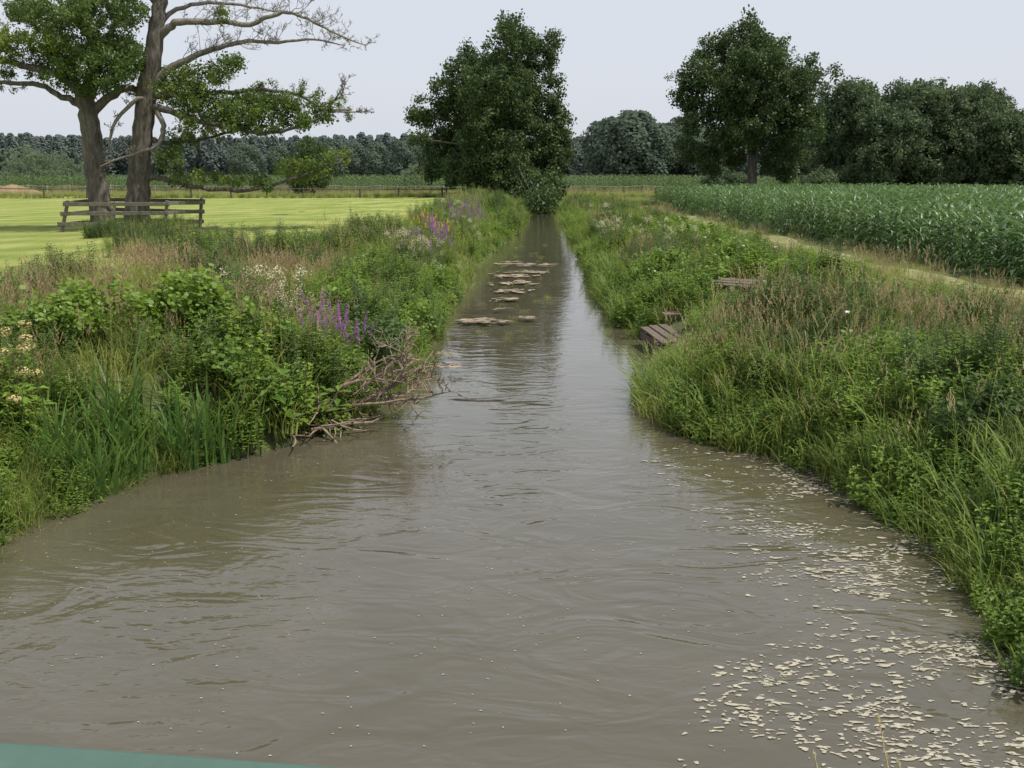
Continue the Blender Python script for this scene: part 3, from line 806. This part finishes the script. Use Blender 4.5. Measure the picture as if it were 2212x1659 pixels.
leafs(pts,[(430,165,70,24,65),(500,140,30,18,22),(390,200,50,28,52),(520,225,130,24,135),(620,245,100,28,130),(440,250,70,24,55),(560,270,100,16,60),(400,285,50,14,18),(370,345,30,25,28),(430,385,60,12,30),(540,392,70,12,34),(650,365,50,25,55),(700,352,35,20,34),(590,215,60,18,30),(340,-110,120,60,80),(480,30,14,8,4),(345,180,35,30,30)],[0,1,3,2,0],YB,.9)
for (p,l) in tips:
    if random.random()<.35: pts.append((p.x,p.y,p.z,0,0,random.random()*6,random.uniform(.4,.8),random.choice([0,1,3,4])))
scatter('crown',pts,AC,parent=t2)

# ------------------------------------------------------------------ wooden guard around the alders
mb=MB(); g=1.15
FL=Vector((-19.1,42.8,g));FR=Vector((-14.75,42.9,g));BR=Vector((-14.45,46.9,g));BL=Vector((-19.0,46.9,g))
C=[FL,FR,BR,BL]; tilt=[Vector((.45,.1,0)),Vector((.25,.05,0)),Vector((.2,0,0)),Vector((.1,0,0))]
for c,t in zip(C,tilt): mb.beam(c-Vector((0,0,.3)),c+t+Vector((0,0,1.4)),.13,.13,0)
m1=(FL+FR)/2; mb.beam(m1-Vector((0,0,.2)),m1+Vector((.25,0,1.35)),.12,.12,0)
for k,(a,b) in enumerate([(0,1),(1,2),(3,2),(0,3)]):
    for h in (.42,.86,1.28):
        A=C[a]+tilt[a]*(h/1.4)+Vector((0,0,h+random.uniform(-.08,.08))); B=C[b]+tilt[b]*(h/1.4)+Vector((0,0,h+random.uniform(-.08,.08)))
        d=(B-A).normalized(); off=Vector((d.y,-d.x,0))*.09*(1 if k<2 else -1)
        mb.beam(A-d*.15+off,B+d*.15+off,.045,.16,0)
bevel(mb.obj('wooden_tree_guard',['wood']),.012)

# ------------------------------------------------------------------ fences
def fence(name,a,b,n,h,mat,rails=2,pr=.07,rr=.025,wob=.15):
    mb=MB(); a=Vector(a);b=Vector(b); tops=[]
    for i in range(n):
        p=a.lerp(b,i/(n-1))+Vector((random.gauss(0,wob),0,0)); p.z=float(gz(p.x,p.y)); hh=h*random.uniform(.88,1.08)
        t=Vector((random.gauss(0,.06),random.gauss(0,.05),hh)); mb.tube([p-Vector((0,0,.2)),p+t],[pr,pr*.9],6,0); tops.append((p,t))
    for i in range(n-1):
        for k in range(rails):
            f=.9-.4*k; mb.tube([tops[i][0]+tops[i][1]*f,(tops[i][0]+tops[i][1]*f).lerp(tops[i+1][0]+tops[i+1][1]*f,.5)-Vector((0,0,.03)),tops[i+1][0]+tops[i+1][1]*f],[rr]*3,4,0)
    return mb.obj(name,[mat])
fence('field_fence',(-75,104,0),(-7,108,0),16,1.1,'post',1,.10,.045,.6)
fence('field_fence',(-7,108,0),(-3.5,111,0),3,1.15,'post',2,.12,.05)
fence('pasture_fence',(-85,126,0),(38,127,0),46,1.2,'postl',1,.07,.02,.5)

pts=[]
for i in range(4200):
    x=random.uniform(-90,60); y=random.uniform(112,131)
    if xl(y)-1<x<xr(y)+1: continue
    pts.append((x,y,float(gz(x,y)),0,0,random.random()*6,random.uniform(.8,1.6),random.choice([0,2,8,3,0,16])))
for i in range(900):
    x=random.uniform(-85,-8); y=104+(x+75)*4/68+random.gauss(0,.3)
    pts.append((x,y,float(gz(x,y)),0,0,random.random()*6,random.uniform(.5,1.0),random.choice([0,2,3,7])))
for i in range(500):
    x=random.uniform(-95,-62); y=random.uniform(100,125); pts.append((x,y,float(gz(x,y)),0,0,0,random.uniform(.8,1.5),3))
for i in range(1400):
    x=random.uniform(4,13); y=random.uniform(88,112)
    if x<xr(y)+.5: continue
    pts.append((x,y,float(gz(x,y)),0,0,0,random.uniform(.7,1.1),random.choice([8,0,16])))
scatter('meadow_grass',pts,PL)

mb=MB(); nn=26
for j in range(nn):
    for i in range(nn):
        x=-72+14*i/(nn-1); y=122+8*j/(nn-1); fx=math.sin(math.pi*i/(nn-1)); fy_=math.sin(math.pi*j/(nn-1))
        mb.v.append((x,y,1.1+1.7*(fx**.6)*(fy_**.7)*(0.8+.35*nzv(x,y,.5))))
for j in range(nn-1):
    for i in range(nn-1):
        a=j*nn+i; mb.f.append((a,a+1,a+nn+1,a+nn)); mb.m.append(0)
mb.obj('soil_heap',['soil'])

# ------------------------------------------------------------------ jetties
mb=MB()
for i in range(3): mb.box((2.95+0.20*i,20.5+0.05*i,0.36+0.02*i),.18,1.9+random.uniform(-.1,.1),.045,0,rz=.12,rx=.03)
for y in (19.9,21.1): mb.box((3.15,y,.30),.62,.1,.07,0)
for (x,y) in ((2.92,19.8),(3.36,19.85),(2.92,21.2),(3.36,21.2)): mb.box((x,y,.0),.08,.08,.60,0)
mb.box((2.87,20.5,.24),.04,1.7,.14,0,rz=.12)
mb.box((3.5,21.9,.62),.42,.22,.04,0,rx=.12,rz=.25)
bevel(mb.obj('wooden_jetty',['plank']),.008)
mb=MB()
for i in range(3): mb.box((4.95+.22*i,23.1+.34*i,1.12+.015*i),1.0,.26,.05,0,rz=-.6,rx=.05*i)
mb.box((4.85,23.4,1.0),.1,.9,.16,0,rz=.2); mb.box((5.45,23.5,1.0),.1,.9,.16,0,rz=.2)
bevel(mb.obj('wooden_step',['plank']),.008)

# ------------------------------------------------------------------ driftwood
mb=MB(); tips=[]
for i in range(7):
    p=Vector((-2.75+random.gauss(0,.15),14.4+random.gauss(0,.2),.15+random.random()*.2)); q=[p]; d=Vector((random.uniform(.5,1.1),random.uniform(-.2,.5),random.uniform(.15,.7))).normalized()
    for k in range(6):
        d=(d+Vector((random.gauss(0,.2),random.gauss(0,.2),random.gauss(0,.15)))).normalized(); q.append(q[-1]+d*.26)
    rd=[.034*(1-.13*k) for k in range(7)]; mb.tube(q,rd,6,0); twigs(mb,q,rd,8,.7,0,tips,1)
for i in range(34):
    p=Vector((-2.85+random.gauss(0,.25),13.9+random.gauss(0,.25),.08+random.random()*.3)); q=[p]; d=Vector((random.gauss(.3,.7),random.gauss(-.5,.5),random.gauss(-.1,.3))).normalized()
    for k in range(4):
        d=(d+Vector((random.gauss(0,.3),random.gauss(0,.3),random.gauss(0,.2)))).normalized(); q.append(q[-1]+d*random.uniform(.12,.24))
    mb.tube(q,[.016,.014,.012,.008,.005],5,0)
mb.tube([(-2.9,13.9,.25),(-2.6,13.6,.1),(-2.35,13.3,-.05)],[.025,.022,.015],6,0)
mb.tube([(-2.8,13.6,.12),(-2.4,13.75,.16),(-2.0,13.95,.14),(-1.85,13.95,.22)],[.025,.022,.018,.01],6,0)
mb.obj('driftwood_branches',['dead'])
mb=MB()  # thin dark tubes added at the surface in place of a water ripple
mb.tube([(-1.2,16.1,-.03),(-.9,16.05,.004),(-.55,15.95,-.004),(-.2,15.98,.004),(.05,15.95,-.03)],[.012,.02,.022,.02,.01],6,0)
mb.tube([(.0,15.7,-.03),(.3,15.72,.002),(.6,15.65,-.003),(.8,15.66,-.03)],[.01,.018,.018,.01],6,0)
mb.obj('ripple_line',['post'])

# ------------------------------------------------------------------ floating things
def blob(mb,cx,cy,rx,ry,z,n=12,irr=.3,mi=0):
    ph=random.random()*6; k1=random.uniform(0,6)
    rot=random.uniform(-.3,.3); P=[]
    for j in range(n):
        t=2*math.pi*j/n; r=1+irr*math.sin(2*t+ph)+irr*.6*math.sin(3*t+k1)+random.uniform(-irr,irr)*.8
        x=rx*r*math.cos(t); y=ry*r*math.sin(t); P.append((cx+x*math.cos(rot)-y*math.sin(rot),cy+x*math.sin(rot)+y*math.cos(rot),z))
    mb.face(P,mi)
mb=MB(); n=0
def foam_d(x,y):
    d=float(xr(y))-x
    if d<0.05: return 0
    w=np.interp(y,[5,6,7.5,9,10.5,12.5,13.5],[2.8,2.7,2.3,2.2,2.3,2.0,.5])
    f=max(0,1-d/w)**.6 if d<w else 0
    return f*(0.5+1.3*nzv(x,y*1.3,1.6,4)+.8*nzv(x,y,.7,8)+1.0*nzv(x,y*2,4,2))
tries=0
while n<3000 and tries<130000:
    tries+=1
    y=4.8+8.5*random.random()**1.3; x=random.uniform(.8,4.4)
    if random.random()<foam_d(x,y)*.9:
        s_=random.choice([.007,.009,.012,.015,.021])*random.uniform(.7,1.3)
        blob(mb,x,y,s_*random.uniform(1,2.2),s_*.75,.004+.0006*(n%6),9,.4); n+=1
for i in range(650):
    y=random.uniform(5.2,14); x=random.uniform(xl(y)+.2,xr(y))
    blob(mb,x,y,random.uniform(.004,.013),random.uniform(.003,.009),.005,7,.2)
mb.obj('foam_flakes',['foam'])
mb=MB(); z=.006
for (cx,cy,rx,ry,k_) in [(-.05,42,.7,.8,7),(.9,41.0,.9,.8,7),(.7,38,.8,.7,8),(-.1,36.5,.8,.9,8),(.15,33.8,.6,.7,8),(0.0,31.2,.5,.6,8),(-.15,29.0,.4,.5,7),(-.6,24.5,.6,.4,9),(.4,25.0,.35,.3,5),(-.2,26.6,.3,.3,3),(-1.3,19.8,.3,.3,5),(-1.2,18.4,.3,.35,6)]:
    for k in range(k_*4):
        s_=random.choice([.3,.5,.8,1.0])
        blob(mb,cx+random.gauss(0,rx*.5),cy+random.gauss(0,ry*.55),rx*random.uniform(.14,.36)*s_,ry*random.uniform(.08,.24)*s_,z,16,.45); z+=.0004
mb.obj('floating_weed_mat',['mat'])
pts=[]
for i in range(120):
    y=random.uniform(22,58); x=random.uniform(-.9,1.3)+(.02*y-.6); pts.append((x,y,-.08,0,0,random.random()*6,random.uniform(.2,.45),random.choice([8,0])))
scatter('water_plants',pts,PL)

# ------------------------------------------------------------------ bridge
root=bpy.data.objects.new('bridge_railing',None); scene.collection.objects.link(root)
mb=MB(); d=Vector((.433,-.054,0)).normalized(); nrm=Vector((d.y,-d.x,0))
if nrm.y>0: nrm=-nrm
A=Vector((-.555,.99,3.0)); c0=A+nrm*.035-Vector((0,0,.03))
mb.beam(c0-d*4,c0+d*5,.07,.06); bevel(mb.obj('top_rail',['paint'],parent=root),.008)
mb=MB()
for hz in (.45,.85): mb.beam(c0-d*4-Vector((0,0,hz-.0)),c0+d*5-Vector((0,0,hz)),.04,.04)
mb.obj('lower_rails',['paint'],parent=root)
mb=MB()
for k in (-3.4,-1.7,0.0+.9,2.6,4.3):
    p=c0+d*k; mb.beam(p-Vector((0,0,.035)),p-Vector((0,0,.95)),.05,.05)
mb.obj('posts',['paint'],parent=root)
mb=MB(); mb.beam(Vector((-9,-.55,1.9))+Vector((0,.35,0)),Vector((9,-2.6,1.9)),3.0,.3); bevel(mb.obj('bridge_deck',['concrete']),.02)
mb=MB()
for (bx,tx,ty,tz) in [(.45,.50,1.5,2.66),(.50,.62,1.55,2.70),(.62,.66,1.55,2.62)]:
    p0=Vector((bx,.75,2.02)); p1=Vector((tx,ty,tz)); m=p0.lerp(p1,.5)+Vector((0,-.08,.1))
    mb.tube([p0,m,p1],[.0014,.0012,.0008],4,0); dd=(p1-m).normalized()
    for k in range(26):
        q=p1-dd*(.0035*k); mb.leaf(q,dd+Vector((random.gauss(0,.25),random.gauss(0,.25),random.gauss(0,.25))),.012,.003,0)
mb.obj('dry_grass_stalks',['straw'])

# ------------------------------------------------------------------ light, sky, camera
sd=Vector((.42,-.12,.86)).normalized()
sun=bpy.data.lights.new('sun','SUN'); sun.energy=4.9; sun.angle=math.radians(.6); sun.color=(1,.95,.86)
so=bpy.data.objects.new('sun',sun); scene.collection.objects.link(so); so.rotation_euler=sd.to_track_quat('Z','Y').to_euler()
w=bpy.data.worlds.new('World'); scene.world=w; w.use_nodes=True; N=w.node_tree.nodes; L=w.node_tree.links; N.clear()
sky=N.new('ShaderNodeTexSky'); sky.sky_type='NISHITA'; sky.sun_disc=False
sky.sun_elevation=math.asin(sd.z); sky.sun_rotation=math.atan2(sd.x,sd.y); sky.dust_density=4; sky.air_density=1.2
mx=N.new('ShaderNodeMix'); mx.data_type='RGBA'; mx.inputs['Factor'].default_value=.8
mx.inputs[7].default_value=(8.1,8.5,9.4,1)
L.new(sky.outputs[0],mx.inputs[6])
bg=N.new('ShaderNodeBackground'); bg.inputs['Strength'].default_value=.1; L.new(mx.outputs[2],bg.inputs['Color'])
ou=N.new('ShaderNodeOutputWorld'); L.new(bg.outputs[0],ou.inputs['Surface'])
cam=bpy.data.cameras.new('camera'); cam.sensor_width=36; cam.lens=1005/1024*36; cam.clip_end=5000; cam.clip_start=.05
co=bpy.data.objects.new('camera',cam); scene.collection.objects.link(co); co.location=(0,0,CAMZ)
co.rotation_euler=(math.radians(90-11.75),0,0); scene.camera=co
